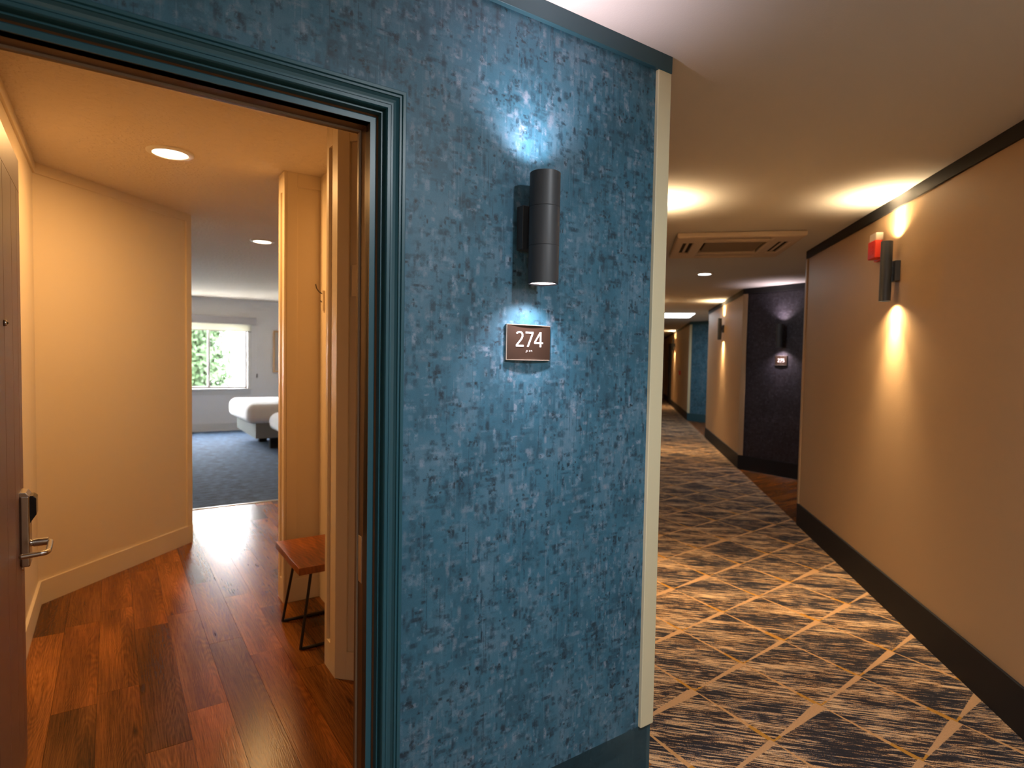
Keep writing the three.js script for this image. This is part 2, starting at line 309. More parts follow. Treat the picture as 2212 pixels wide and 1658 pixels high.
{ // door frame: moulded casing, reveal and bronze jamb
  const t = structGroup('trim_12', 'moulded teal steel door frame around the open doorway', 'door frame', true);
  // casing section: distance from the outer edge, height off the wall (minus: into the wall)
  const sec = [[0, 0], [0, 0.017], [0.002, 0.019], [0.009, 0.019], [0.0105, 0.014], [0.0125, 0.014], [0.0135, 0.0165], [0.0165, 0.0165], [0.0175, 0.013], [0.0225, 0.0075], [0.029, 0.0055], [0.0335, 0.0055], [0.034, 0.0035], [0.0352, 0.0035], [0.0357, 0.0055], [0.0425, 0.0055], [0.0445, 0.002], [0.0445, -0.018], [0.0485, -0.018], [0.0485, -0.013], [0.0515, -0.013], [0.0515, -0.045], [0.0565, -0.045], [0.0565, -0.034], [0.0595, -0.031], [0.0725, -0.031], [0.0725, -0.06], [0, -0.06]];
  const UR = 0.5965, UL = -0.372, YT = 2.0775;                   // outer edges of the casing
  const ring = (sgn) => sec.map(([a, h]) => [a, h]);
  const strip = (kind) => {
    const pos = [], idx = [], n = sec.length, at = (a, h, end) => {
      if (kind === 'head') return end ? [UR - a, YT - a, -(WB - h)] : [UL + a, YT - a, -(WB - h)];
      const x = kind === 'right' ? UR - a : UL + a;
      return [x, end ? YT - a : 0, -(WB - h)];
    };
    for (let i = 0; i < n - 1; i++) {
      const A = at(...sec[i], 0), B = at(...sec[i + 1], 0), C = at(...sec[i + 1], 1), D = at(...sec[i], 1), k = pos.length / 3;
      pos.push(...A, ...B, ...C, ...D);
      if (kind === 'left') idx.push(k, k + 1, k + 2, k, k + 2, k + 3); else idx.push(k, k + 2, k + 1, k, k + 3, k + 2);
    }
    const g = new THREE.BufferGeometry(); g.setAttribute('position', new THREE.Float32BufferAttribute(pos, 3)); g.setIndex(idx);
    const q = g.toNonIndexed(); q.computeVertexNormals(); return metres(q);
  };
  mesh('casing', strip('right'), M.tealCase, t); mesh('casing', strip('left'), M.tealCase, t); mesh('casing_head', strip('head'), M.tealCase, t);
  const w0 = WB + 0.034, w1 = 1.4665, yh = YT - 0.0725, ur = UR - 0.0725, ul = UL + 0.0725;
  mesh('jamb', bw(ur, ur + 0.012, 0, yh, w0, w1), M.bronze, t); mesh('jamb', bw(ul - 0.012, ul, 0, yh, w0, w1), M.bronze, t); mesh('jamb_head', bw(ul - 0.012, ur + 0.012, yh, yh + 0.012, w0, w1), M.bronze, t);
  mesh('seal', rw(ur - 0.004, ur + 0.004, 0, yh - 0.004, w1 - 0.002, w1 + 0.006, 0.002, 1), M.seal, t); mesh('seal', rw(ul - 0.004, ur + 0.004, yh - 0.005, yh + 0.003, w1 - 0.002, w1 + 0.006, 0.002, 1), M.seal, t);
  mesh('rabbet', join([bw(ur + 0.012, ur + 0.04, 0, yh + 0.03, w0, 1.525), bw(ul - 0.05, ul - 0.012, 0, yh + 0.03, w0, 1.525), bw(ul - 0.03, ur + 0.03, yh + 0.012, yh + 0.05, w0, 1.525)]), M.bronze, t);
  mesh('strike_plate', rw(ur - 0.0015, ur + 0.001, 0.86, 0.98, w1 - 0.03, w1 - 0.006, 0.001, 1), M.nickel, t);
}

// ------------------------------------------------------------------ the open door with its lock
const doorTurn = Math.PI / 4 + 0.012;
{
  const t = structGroup('door_1', 'open brown veneer room door with vertical grooves and a card lock', 'door');
  t.position.copy(uw(-0.257, 2.645)); t.rotation.y = doorTurn;    // origin at the foot of the free edge, outer face; leaf runs to +z (towards the hinge)
  const DW = 1.1, DH = 2.083;
  mesh('core', bx(-0.045, -0.004, 0.008, DH, 0, DW), M.groove, t);
  mesh('top_rail', rb(-0.006, 0, 1.975, DH, 0.001, DW, 0.0008, 1), M.doorWood, t);
  const cuts = [0, 0.092, 0.235, 0.43, 0.66, DW];
  for (let i = 0; i < 5; i++) mesh('board', rb(-0.006, 0, 0.008, 1.974, cuts[i] + 0.0022, cuts[i + 1] - 0.0022, 0.0008, 1), M.doorWood, t);
  mesh('edge_strip', bx(-0.046, -0.0005, 0.008, DH, -0.0015, 0.0015), M.doorWood, t);
  const pp = mesh('peephole', lathe([[0, 0.008], [0.006, 0.008], [0.009, 0.006], [0.0095, 0], [0, 0]], 24).rotateZ(-Math.PI / 2).translate(0, 1.515, 0.445), M.nickel, t);
  mesh('lens', new THREE.SphereGeometry(0.005, 16, 10).translate(0.006, 1.515, 0.445), M.gloss, pp);
  // lock case, reader, lever
  const lock = mesh('lock_case', rb(0, 0.026, 0.715, 0.955, 0.055, 0.135, 0.006, 3), M.nickel, t);
  const capS = new THREE.Shape(); capS.moveTo(0.0, 0); capS.lineTo(0.024, 0); capS.lineTo(0.016, 0.011); capS.lineTo(0.0, 0.013);
  mesh('top_cap', metres(new THREE.ExtrudeGeometry(capS, { depth: 0.074, bevelEnabled: true, bevelSize: 0.002, bevelThickness: 0.002, bevelSegments: 2 }).translate(0, 0.953, 0.058)), M.nickel, lock);
  const rs = new THREE.Shape(); rs.moveTo(0, 0.02); rs.lineTo(0.018, 0.05); rs.lineTo(0.018, 0.104); rs.lineTo(0.01, 0.112); rs.lineTo(0, 0.112);
  mesh('card_reader', metres(new THREE.ExtrudeGeometry(rs, { depth: 0.06, bevelEnabled: true, bevelSize: 0.0015, bevelThickness: 0.0015, bevelSegments: 2 }).translate(0.024, 0.838, 0.062)), M.gloss, lock);
  const lever = mesh('lever', join([
    lathe([[0, 0.072], [0.0125, 0.072], [0.0135, 0.07], [0.0135, 0.032], [0.011, 0.031], [0.011, 0.024], [0.016, 0.024], [0.016, 0.018]], 28).rotateZ(-Math.PI / 2).translate(0, 0.783, 0.085),
    tube([[0.066, 0.783, 0.085], [0.075, 0.783, 0.09], [0.078, 0.783, 0.1], [0.079, 0.781, 0.17], [0.078, 0.78, 0.205], [0.072, 0.779, 0.217], [0.06, 0.779, 0.221], [0.012, 0.777, 0.224]], 0.0085, 60, 12),
    new THREE.SphereGeometry(0.0085, 12, 8).translate(0.012, 0.777, 0.224),
  ]), M.nickel, lock);
  mesh('key_cover', lathe([[0, 0.004], [0.009, 0.004], [0.01, 0.002], [0.01, 0]], 24).rotateZ(-Math.PI / 2).translate(0.0, 0.7, 0.08), M.nickel, lock);
}

// ------------------------------------------------------------------ the room behind the door
const inwall = (name, label, geo, mat = M.cream) => struct(name, label, 'wall', geo, mat, true);
inwall('wall_entry_left', 'cream entry wall behind the open door', bw(-0.5, -0.352, 0, HR, 1.5, 4.32));
struct('wall_entry_diagonal', 'cream panelled wall slanting towards the bedroom', 'wall', prism([uw(-0.352, 4.222), uw(0.497, 5.071), uw(0.42, 5.148), uw(-0.43, 4.3)].map((p) => [p.x, p.z]), 0, HR), M.cream);
// niche wall on the right: corner block, niche, end wall
const U0 = 0.828;                                               // recessed face; stiles stand 13 mm proud
struct('wall_niche', 'cream panelled wall corner before the hook niche', 'wall', prism([uw(U0, 2.72), uw(U0, 2.575), uw(1.65, 1.753), uw(1.75, 1.85), uw(1.12, 2.72)].map((p) => [p.x, p.z]), 0, HR), M.cream);
inwall('wall_niche_back', 'cream back wall of the niche carrying the coat hook', bw(1.02, 1.12, 0, HR, 2.6, 3.6));
inwall('wall_niche_end', 'cream panelled end wall between niche and bedroom', bw(U0, 3.58, 0, HR, 3.531, 3.65));
inwall('wall_entry_front', 'cream inner face of the entry wall', join([bw(0.56, 1.6, 0, HR, 1.521, 1.56), bw(-0.5, -0.345, 0, HR, 1.521, 1.56), bw(-0.345, 0.56, 2.06, HR, 1.521, 1.56)]));
const PT = [];                                                  // panel trims: [label, geometry]
struct('trim_20', 'cream top rail and stile on the slanting entry wall', 'trim', (() => {
  const L = Math.hypot(0.849, 0.849), gs = [bx(0, L, 2.419, HR + 0.001, 0, 0.012), bx(L - 0.05, L, 0.13, 2.419, 0, 0.012)];
  return join(gs).rotateY(Math.PI / 2).translate(uw(-0.352, 4.222).x + 0, 0, uw(-0.352, 4.222).z);
})(), M.cream);
struct('baseboard_entry_left', 'cream baseboard of the slanting entry wall', 'baseboard', (() => { const L = Math.hypot(0.849, 0.849); return bx(-0.004, L, 0, 0.132, 0, 0.015).rotateY(Math.PI / 2).translate(uw(-0.352, 4.222).x, 0, uw(-0.352, 4.222).z); })(), M.cream);
struct('baseboard_entry', 'cream baseboard on the wall behind the open door', 'baseboard', bw(-0.354, -0.338, 0, 0.132, 1.56, 4.23), M.cream, true);
struct('trim_21', 'cream top rail on the wall behind the open door', 'trim', bw(-0.354, -0.34, 2.419, HR, 1.56, 4.23), M.cream, true);
// corner block trims (stiles either side of a recessed strip)
const blockTrim = (label, n, w0, w1, gw0, gw1) => {
  const t = structGroup('trim_' + n, label, 'trim', true), a = 0.815, b = U0 + 0.001;
  mesh('stile', rw(a, b, 0.0, HR, w0, gw0, 0.0015, 1), M.cream, t); mesh('stile', rw(a, b, 0.0, HR, gw1, w1, 0.0015, 1), M.cream, t);
  mesh('base_rail', rw(a, b, 0, 0.132, gw0, gw1, 0.0015, 1), M.cream, t); mesh('top_rail', rw(a, b, 2.368, HR, gw0, gw1, 0.0015, 1), M.cream, t);
  return t;
};
blockTrim('cream stiles and rails on the corner before the niche', 22, 2.566, 2.721, 2.638, 2.69);
blockTrim('cream stiles and rails on the end of the niche wall', 23, 3.518, 3.651, 3.564, 3.61);
{ // slanting face of the corner block, towards the doorway
  const t = structGroup('trim_24', 'cream stile and rails beside the light switch', 'trim'), p = uw(0.815, 2.566);
  t.position.set(p.x, 0, p.z);
  const f = (x0, x1, y0, y1) => rb(x0, x1, y0, y1, -0.014, 0.0, 0.0015, 1);
  mesh('stile', f(0, 0.055, 0, HR), M.cream, t); mesh('stile', f(0.34, 0.42, 0, HR), M.cream, t); mesh('base_rail', f(0.055, 0.34, 0, 0.125), M.cream, t); mesh('top_rail', f(0.055, 0.34, 2.36, HR), M.cream, t);
  const sw = thing('light_switch', 'pale switch plate on the cream panel by the doorway', 'switch', new THREE.Vector3(p.x + 0.115, 1.698, p.z - 0.0135));
  mesh('plate', rb(-0.05, 0.05, 0, 0.138, 0, 0.009, 0.003, 2), M.cream, sw); mesh('rocker', rb(-0.016, 0.016, 0.035, 0.103, 0.008, 0.012, 0.0015, 1), M.cream, sw);
}
{ // far side of the niche: stile and skirting
  const t = structGroup('trim_25', 'cream stile, rail and baseboard on the far side of the niche', 'trim', true);
  mesh('stile', rw(0.83, 0.889, 0.13, HR, 3.518, 3.532, 0.0015, 1), M.cream, t); mesh('top_rail', rw(0.889, 1.02, 2.4, HR, 3.518, 3.532, 0.0015, 1), M.cream, t);
  mesh('base_rail', rw(0.83, 1.02, 0, 0.132, 3.516, 3.532, 0.0015, 1), M.cream, t);
}
struct('ceiling_room', 'textured room ceiling with two round downlights', 'ceiling', bw(-1.6, 4.1, HR, HR + 0.12, 1.5, 12.5), M.roomCeiling, true);

// wooden boards: each its own piece on a dark underlay
const underlay = std({ name: 'oak_subfloor', color: lin(0.34, 0.21, 0.11), roughness: 0.8 });
const plankGeos = {};
function plankGeo(L, strip) {
  const key = L.toFixed(2) + '_' + strip;
  if (!plankGeos[key]) {
    const g = new THREE.BoxGeometry(BW - 0.0012, 0.01, L - 0.0012).toNonIndexed().translate(0, -0.005, 0), p = g.attributes.position, uv = g.attributes.uv;
    for (let i = 0; i < p.count; i++) uv.setXY(i, (strip + 0.04 + 0.92 * (p.getX(i) / BW + 0.5)) / STRIPS, (p.getZ(i) + L / 2) / BL * 0.98 + 0.01);
    plankGeos[key] = g;
  }
  return plankGeos[key];
}
function boards(parent, rows, w0, w1, u0) {
  for (let r = 0; r < rows; r++) {
    let w = w0 - rr(0, 0.7), first = true;
    while (w < w1 - 0.01) {
      let L = Math.round(rr(0.75, 1.22) * 20) / 20; if (first) L = Math.max(0.75, L); first = false;
      let a = Math.max(w, w0), b = Math.min(w + L, w1);
      if (b - a > 0.02) {
        const m = mesh('plank', plankGeo(Math.round((b - a) * 100) / 100, Math.floor(rnd() * STRIPS)), WOODS[Math.floor(rnd() * WOODS.length)], parent);
        m.position.set(u0 + (r + 0.5) * BW, 0, -(a + b) / 2);
      }
      w += L;
    }
  }
}
seed = 4242;
{ const f = struct('floor_room', 'warm oak plank floor of the room entry', 'floor', bw(-0.5, 2.0, -0.06, -0.008, 1.385, 6.1), underlay, true); boards(f, 13, 1.4, 6.09, -0.36); }
{ const f = struct('floor_alcove', 'reddish oak floor of the alcove below the dark wallpaper', 'floor', prism([[XR, -8.6], [XR, -5.6], [3.1, -7.07]], -0.06, -0.008), underlay);
  const holder = f; seed = 99;
  // boards run along u here, cut to the slanting outline
  const cx = XR, apex = 2.985;
  for (let r = 0; r < 14; r++) {
    const wv = 2.9 + r * BW;                                  // rows step in w, from near to far
    const uA = (p) => p; let a = XR / S + wv - 0.03, b = 7.1; // hall edge: x = (u - w) S = XR
    if (a > b - 0.03) continue;
    let p = a; while (p < b - 0.02) { const L = Math.min(b - p, rr(0.6, 1.2)); const m = mesh('plank', plankGeo(Math.round(L * 100) / 100, Math.floor(rnd() * STRIPS)), WOODS[Math.floor(rnd() * WOODS.length)], holder); const c = uw(p + L / 2, wv + BW / 2); m.position.set(c.x, -0.0015, c.z); m.rotation.y = Math.PI / 4 + Math.PI / 2; p += L; }
  }
}
struct('floor_alcove_near', 'oak alcove floor before the blue wall', 'floor', prism([uw(1.57, 1.385), uw(-0.48, 1.385), uw(-0.48, -0.68)].map((p) => [p.x, p.z]), -0.06, -0.001), WOODS[3]);
struct('floor_alcove_far', 'oak alcove floor below the teal wallpaper', 'floor', prism([[XR, -15.3], [XR, -11.8], [3.3, -13.55]], -0.06, 0), WOODS[3]);
struct('floor_bedroom', 'slate blue bedroom carpet', 'carpet', bw(-1.5, 4.0, -0.05, 0.004, 6.11, 12.3), M.pile, true);
struct('trim_26', 'metal strip between oak floor and blue carpet', 'trim', join([rw(-1.5, 4.0, -0.01, 0.007, 6.085, 6.115, 0.003, 1)]), M.metalStrip, true);
struct('floor_bedroom_entry', 'oak floor at the sides of the bedroom entry', 'floor', join([bw(2.0, 4.0, -0.06, -0.001, 3.6, 6.1), bw(-1.5, -0.36, -0.06, -0.001, 5.0, 6.1)]), WOODS[3], true);

// ------------------------------------------------------------------ bedroom shell, window, shade
const WW = 12.2;
{
  const wu0 = -0.48, wu1 = 2.16, wy0 = 0.8, wy1 = 2.03;  // unseen left part of the opening widened to let in more daylight
  inwall('wall_window', 'off-white bedroom wall around the window', join([bw(-1.5, wu0, 0, HR, WW, WW + 0.16), bw(wu1, 4.0, 0, HR, WW, WW + 0.16), bw(wu0, wu1, 0, wy0, WW, WW + 0.16), bw(wu0, wu1, wy1, HR, WW, WW + 0.16)]), M.bedroomPaint);
  inwall('wall_bedroom_right', 'off-white bedroom wall at the head of the beds', bw(3.85, 4.0, 0, HR, 4.06, 12.3), M.bedroomPaint);
  inwall('wall_bedroom_left', 'off-white bedroom wall facing the beds', bw(-1.5, -1.35, 0, HR, 5.0, 12.3), M.bedroomPaint);
  inwall('wall_bedroom_near', 'off-white near wall of the bedroom', bw(-1.5, 0.36, 0, HR, 5.08, 5.2), M.bedroomPaint);
  struct('baseboard_bedroom', 'white baseboard below the bedroom window', 'baseboard', bw(-1.35, 3.85, 0.004, 0.15, WW - 0.016, WW), M.white, true);
  const t = structGroup('window_1', 'sliding bedroom window with grey frame and white casing', 'window', true), fr = (u0, u1, y0, y1) => rw(u0, u1, y0, y1, WW + 0.05, WW + 0.1, 0.004, 1);
  mesh('frame', join([fr(wu0, wu0 + 0.04, wy0, wy1), fr(wu1 - 0.035, wu1, wy0, wy1), fr(wu0 + 0.04, wu1 - 0.035, wy0, wy0 + 0.035), fr(wu0 + 0.04, wu1 - 0.035, wy1 - 0.05, wy1)]), M.windowFrame, t);
  mesh('meeting_stile', fr(1.485, 1.52, wy0 + 0.035, wy1 - 0.05), M.windowFrame, t); mesh('meeting_stile', fr(0.16, 0.195, wy0 + 0.035, wy1 - 0.05), M.windowFrame, t);
  mesh('latch', rw(1.478, 1.5, 1.72, 1.75, WW + 0.035, WW + 0.05, 0.002, 1), M.windowFrame, t); mesh('latch', rw(1.478, 1.5, 1.06, 1.09, WW + 0.035, WW + 0.05, 0.002, 1), M.windowFrame, t);
  mesh('pane', bw(wu0 + 0.04, 0.16, wy0 + 0.035, wy1 - 0.05, WW + 0.08, WW + 0.0805), M.glass, t); mesh('pane', bw(0.195, 1.485, wy0 + 0.035, wy1 - 0.05, WW + 0.072, WW + 0.0725), M.glass, t); mesh('pane', bw(1.52, wu1 - 0.035, wy0 + 0.035, wy1 - 0.05, WW + 0.08, WW + 0.0805), M.glass, t);
  mesh('casing', join([rw(wu1, wu1 + 0.06, wy0 - 0.02, 2.02, WW - 0.015, WW + 0.002, 0.003, 1), rw(wu0 - 0.06, wu0, wy0 - 0.02, 2.02, WW - 0.015, WW + 0.002, 0.003, 1)]), M.white, t);
  mesh('sill', rw(wu0 - 0.07, wu1 + 0.07, wy0 - 0.03, wy0, WW - 0.04, WW + 0.05, 0.004, 1), M.white, t);
  mesh('apron', rw(wu0 - 0.06, wu1 + 0.06, wy0 - 0.12, wy0 - 0.03, WW - 0.014, WW + 0.002, 0.003, 1), M.white, t);
  const sh = thing('roller_shade', 'rolled up window shade under a grey valance', 'shade', uw(0.84, WW, 1.87), Math.PI / 4);
  mesh('valance', rb(-1.45, 1.46, 0.14, 0.275, 0.005, 0.09, 0.004, 1), M.valance, sh);
  mesh('fabric', bx(-1.38, 1.38, 0.015, 0.14, 0.04, 0.041), M.shade, sh);
  mesh('bottom_bar', rb(-1.38, 1.38, 0, 0.016, 0.034, 0.048, 0.003, 1), M.windowFrame, sh);
  const cd = thing('shade_cord', 'dark cord weight hanging beside the bedroom window', 'cord', uw(2.325, WW - 0.03, 1.0), Math.PI / 4);
  mesh('weight', lathe([[0, 0], [0.011, 0.004], [0.012, 0.07], [0.004, 0.078], [0, 0.078]], 16), M.iron, cd);
  mesh('cord', new THREE.CylinderGeometry(0.002, 0.002, 0.95, 8).translate(0, 0.55, 0), M.white, cd);
  const ar = thing('picture', 'oak framed print hanging on the bedroom window wall', 'picture', uw(2.92, WW - 0.002, 1.1), Math.PI / 4);
  mesh('frame', join([rb(-0.3, -0.265, 0, 0.82, 0, 0.03, 0.003, 1), rb(0.265, 0.3, 0, 0.82, 0, 0.03, 0.003, 1), rb(-0.265, 0.265, 0, 0.035, 0, 0.03, 0.003, 1), rb(-0.265, 0.265, 0.785, 0.82, 0, 0.03, 0.003, 1)]), M.frameOak, ar);
  mesh('print', bx(-0.265, 0.265, 0.035, 0.785, 0.004, 0.01), M.print, ar);
}
// ------------------------------------------------------------------ beds
function bed(label, u0, w0, w1, yTop, group) {
  const L = 2.03, wd = w1 - w0, t = thing('bed', label, 'bed', uw(u0, (w0 + w1) / 2, 0.004), Math.PI / 4, group);   // local x from the foot to the head, z towards the hall
  mesh('base', rb(0.12, L, 0.2, 0.44, -wd / 2 + 0.06, wd / 2 - 0.06, 0.008, 1), M.bedBase, t);
  for (const [x, z] of [[0.45, -0.4], [0.45, 0.4], [1.8, -0.4], [1.8, 0.4]]) mesh('leg', rb(x - 0.06, x + 0.06, 0, 0.2, z - 0.06, z + 0.06, 0.004, 1), M.iron, t);
  const g = new RoundedBoxGeometry(L, yTop - 0.42, wd, 7, 0.1), p = g.attributes.position;   // soft duvet over the mattress
  for (let i = 0; i < p.count; i++) {
    const x = p.getX(i), y = p.getY(i), z = p.getZ(i), q = (noise(x * 9 + 20, z * 9 + 20, 3) - 0.5) * 0.018 + (noise(x * 3 + z * 16 + 40, y * 4 + 8, 5) - 0.5) * 0.022;
    p.setXYZ(i, x + (Math.abs(x) > L * 0.45 ? q : 0), y + (y > 0 ? q : q * 0.7), z + (Math.abs(z) > wd * 0.4 ? q : 0));
  }
  g.computeVertexNormals();
  mesh('duvet', g.translate(L / 2, (yTop + 0.42) / 2, 0), M.linen, t);
  for (const z of [-0.37, 0.37]) { const c = new THREE.SphereGeometry(1, 24, 16); c.scale(0.2, 0.1, 0.33).translate(L - 0.25, yTop + 0.08, z); mesh('pillow', c, M.linen, t); }
  mesh('headboard', rb(L, L + 0.05, 0.3, 1.15, -wd / 2, wd / 2, 0.01, 1), M.bedBase, t);
}
bed('white bed beside the window on a grey base', 1.63, 9.2, 10.86, 0.71);
bed('white bed nearer the room entry', 1.76, 6.85, 8.45, 0.66);

// ------------------------------------------------------------------ niche: stool and hook
{
  const t = thing('stool', 'small stool with thick oak seat and black hairpin frame legs', 'stool', uw(0.9, 3.105), Math.PI / 4);
  const seat = rb(-0.166, 0.117, 0.385, 0.422, -0.245, 0.243, 0.003, 2), uv = seat.attributes.uv;
  for (let i = 0; i < uv.count; i++) uv.setXY(i, 0.01 + (uv.getX(i) + 0.2) * 0.2, uv.getY(i) * 0.7 + 0.2);
  mesh('seat', seat, std({ name: 'oak_seat', map: T.wood, color: lin(0.6, 0.36, 0.24), roughness: 0.4 }), t);
  for (const z of [0.2, -0.165]) mesh('leg', tube([[-0.085, 0.386, z - 0.035 * Math.sign(z)], [-0.145, 0.014, z], [-0.138, 0.007, z], [0.1, 0.007, z], [0.107, 0.014, z], [0.095, 0.386, z - 0.035 * Math.sign(z)]], 0.0075, 90, 8), M.iron, t);
}
{
  const t = thing('coat_hook', 'curved coat hook on a cream plate inside the niche', 'hook', uw(1.02, 3.44, 1.7), Math.PI / 4);
  mesh('plate', rb(-0.014, 0, 0, 0.115, -0.012, 0.012, 0.002, 1), M.cream, t);
  mesh('hook', tube([[-0.01, 0.095, 0], [-0.03, 0.105, 0], [-0.045, 0.125, 0], [-0.05, 0.148, 0]], 0.003, 24, 8), M.iron, t);
  mesh('lower_hook', tube([[-0.01, 0.05, 0], [-0.018, 0.05, 0], [-0.022, 0.056, 0]], 0.003, 10, 8), M.iron, t);
}

// ------------------------------------------------------------------ lamps
function spot(parent, pos, up, color, power, angle, pen, r) {
  const l = new THREE.SpotLight(color, power, 0, angle, pen, 2); l.position.copy(pos); l.target.position.set(pos.x, pos.y + (up ? 1 : -1), pos.z);
  l.castShadow = true; l.shadow.radius = r / 0.02; parent.add(l, l.target); return l;
}
function sconce(label, pos, turn, R, L, gap, power, color, lens, group, o = {}) {   // local +z away from the wall, origin on the wall at the lower end
  const t = thing('wall_sconce', label, 'wall lamp', pos, turn, group), zc = gap + R, b = 0.004, d = o.recess ?? 0.008;
  const prof = [[R - b, d], [R - b, 0], [R - 0.001, 0], [R, 0.001]];
  for (const k of [0.34, 0.69]) prof.push([R, L * k - 0.0012], [R - 0.0015, L * k - 0.0006], [R - 0.0015, L * k + 0.0006], [R, L * k + 0.0012]);
  prof.push([R, L - 0.001], [R - 0.001, L], [R - b, L], [R - b, L - d]);
  mesh('cylinder', lathe(prof, 56).translate(0, 0, zc), M.lampBody, t);
  mesh('backplate', rb(-0.035, 0.035, L * 0.33, L * 0.33 + 0.12, 0, Math.min(0.03, gap), 0.002, 1), M.lampBody, t);
  mesh('arm', rb(-0.016, 0.016, L * 0.33 + 0.035, L * 0.33 + 0.085, 0.01, gap + R * 0.35, 0.002, 1), M.lampBody, t);
  for (const up of [0, 1]) {
    const y = up ? L - d : d;
    mesh('lamp_lens', new THREE.CylinderGeometry(R - b, R - b, 0.002, 40).translate(0, y + (up ? -0.001 : 0.001), zc), lens, t);
    spot(t, new THREE.Vector3(0, y + (up ? 0.0015 : -0.0015), zc), up, color, power, o.angle ?? 1.1, o.pen ?? 1, o.r ?? 0.012);
    if (o.core) spot(t, new THREE.Vector3(0, y + (up ? 0.0015 : -0.0015), zc), up, color, o.core, o.coreAngle ?? 0.5, 1, o.r ?? 0.012);
  }
  return t;
}
sconce('black cylinder up and down sconce above the room sign 274', uw(0.972, WB, 1.643), Math.PI / 4, 0.0415, 0.297, 0.04, LUX.blueSconce, COOL, G.cool, undefined, { recess: 0.004, angle: 1.12 });
const WS = { angle: 1.25, pen: 1, core: LUX.warmSconce * 2, coreAngle: 0.62, r: 0.008 };
sconce('slim black sconce beside the red fire alarm', new THREE.Vector3(XR, 1.822, -3.865), -Math.PI / 2, 0.031, 0.352, 0.033, LUX.warmSconce, WARM, G.warm, undefined, WS);
sconce('slim black sconce on the tan wall beyond the dark alcove', new THREE.Vector3(XR, 1.822, -10.1), -Math.PI / 2, 0.031, 0.352, 0.033, LUX.warmSconce, WARM, G.warm, undefined, WS);
sconce('slim black sconce beside the far dark door', new THREE.Vector3(XR, 1.822, -19.6), -Math.PI / 2, 0.031, 0.352, 0.033, LUX.warmSconce, WARM, G.warm, undefined, WS);
for (const [z, what] of [[-3.83, 'red fire alarm'], [-10.1, 'sconce past the dark alcove'], [-19.6, 'far dark door']]) sconce('slim black sconce on the left hall wall opposite the ' + what, new THREE.Vector3(XL, 1.822, z), Math.PI / 2, 0.031, 0.352, 0.033, LUX.warmSconce, WARM, G.warm, 'sconces on the left hall wall', WS);
sconce('black cylinder sconce above the room sign 275', uw(7.106, 4.31, 1.655), -Math.PI / 4, 0.0415, 0.297, 0.04, LUX.darkSconce, COOL, G.cool);

function downlight(name, label, pos, R, lensMat, color, nits, group) {
  const t = thing(name, label, 'ceiling light', pos, 0, group);   // origin on the ceiling, lamp hangs down
  mesh('trim_ring', lathe([[R, 0.0], [R, -0.004], [R - 0.006, -0.008], [R - 0.026, -0.011], [R - 0.03, -0.008], [R - 0.03, 0]], 48), M.white, t);
  mesh('lamp_lens', new THREE.CylinderGeometry(R - 0.03, R - 0.03, 0.004, 40).translate(0, -0.006, 0), lensMat, t);
  const s = (R - 0.03) * 1.7, l = new THREE.RectAreaLight(color, nits, s, s); l.position.set(0, -0.0095, 0); l.rotation.x = -Math.PI / 2; t.add(l);
  return t;
}
downlight('downlight', 'round warm downlight above the oak entry floor', uw(0.262, 3.575, HR), 0.11, G.amber, AMBER, LUX.roomDown);
downlight('downlight', 'round warm downlight at the bedroom entry', uw(1.15, 5.79, HR), 0.105, G.amber, AMBER, LUX.roomDown);
downlight('downlight', 'round white downlight in the hall before the dark alcove', new THREE.Vector3(0.862, H + 0.012, -7.03), 0.1, G.panel, PANEL, 160);
downlight('downlight', 'round white downlight above the alcove of the blue wall', new THREE.Vector3(0.82, H, -0.64), 0.1, G.panel, PANEL, LUX.hallDown);
function panelLight(label, x, z, w, d, y, k) {
  const t = thing('ceiling_light', label, 'ceiling light', new THREE.Vector3(x, y, z));
  mesh('frame', join([rb(-w / 2, w / 2, -0.01, 0.001, -d / 2, -d / 2 + 0.015, 0.002, 1), rb(-w / 2, w / 2, -0.01, 0.001, d / 2 - 0.015, d / 2, 0.002, 1), rb(-w / 2, -w / 2 + 0.015, -0.01, 0.001, -d / 2, d / 2, 0.002, 1), rb(w / 2 - 0.015, w / 2, -0.01, 0.001, -d / 2, d / 2, 0.002, 1)]), M.white, t);
  mesh('light_diffuser', bx(-w / 2 + 0.015, w / 2 - 0.015, -0.006, -0.002, -d / 2 + 0.015, d / 2 - 0.015), G.panel, t);
  const l = new THREE.RectAreaLight(PANEL, k, w - 0.04, d - 0.04); l.position.set(0, -0.009, 0); l.rotation.x = -Math.PI / 2; t.add(l);
}
panelLight('glowing rectangular ceiling panel far down the hall', 0.95, -13.15, 0.9, 1.3, H + 0.012, 3.5);
panelLight('glowing rectangular ceiling panel behind the viewer', 0.85, 3.2, 0.6, 1.2, H, LUX.hallPanel);

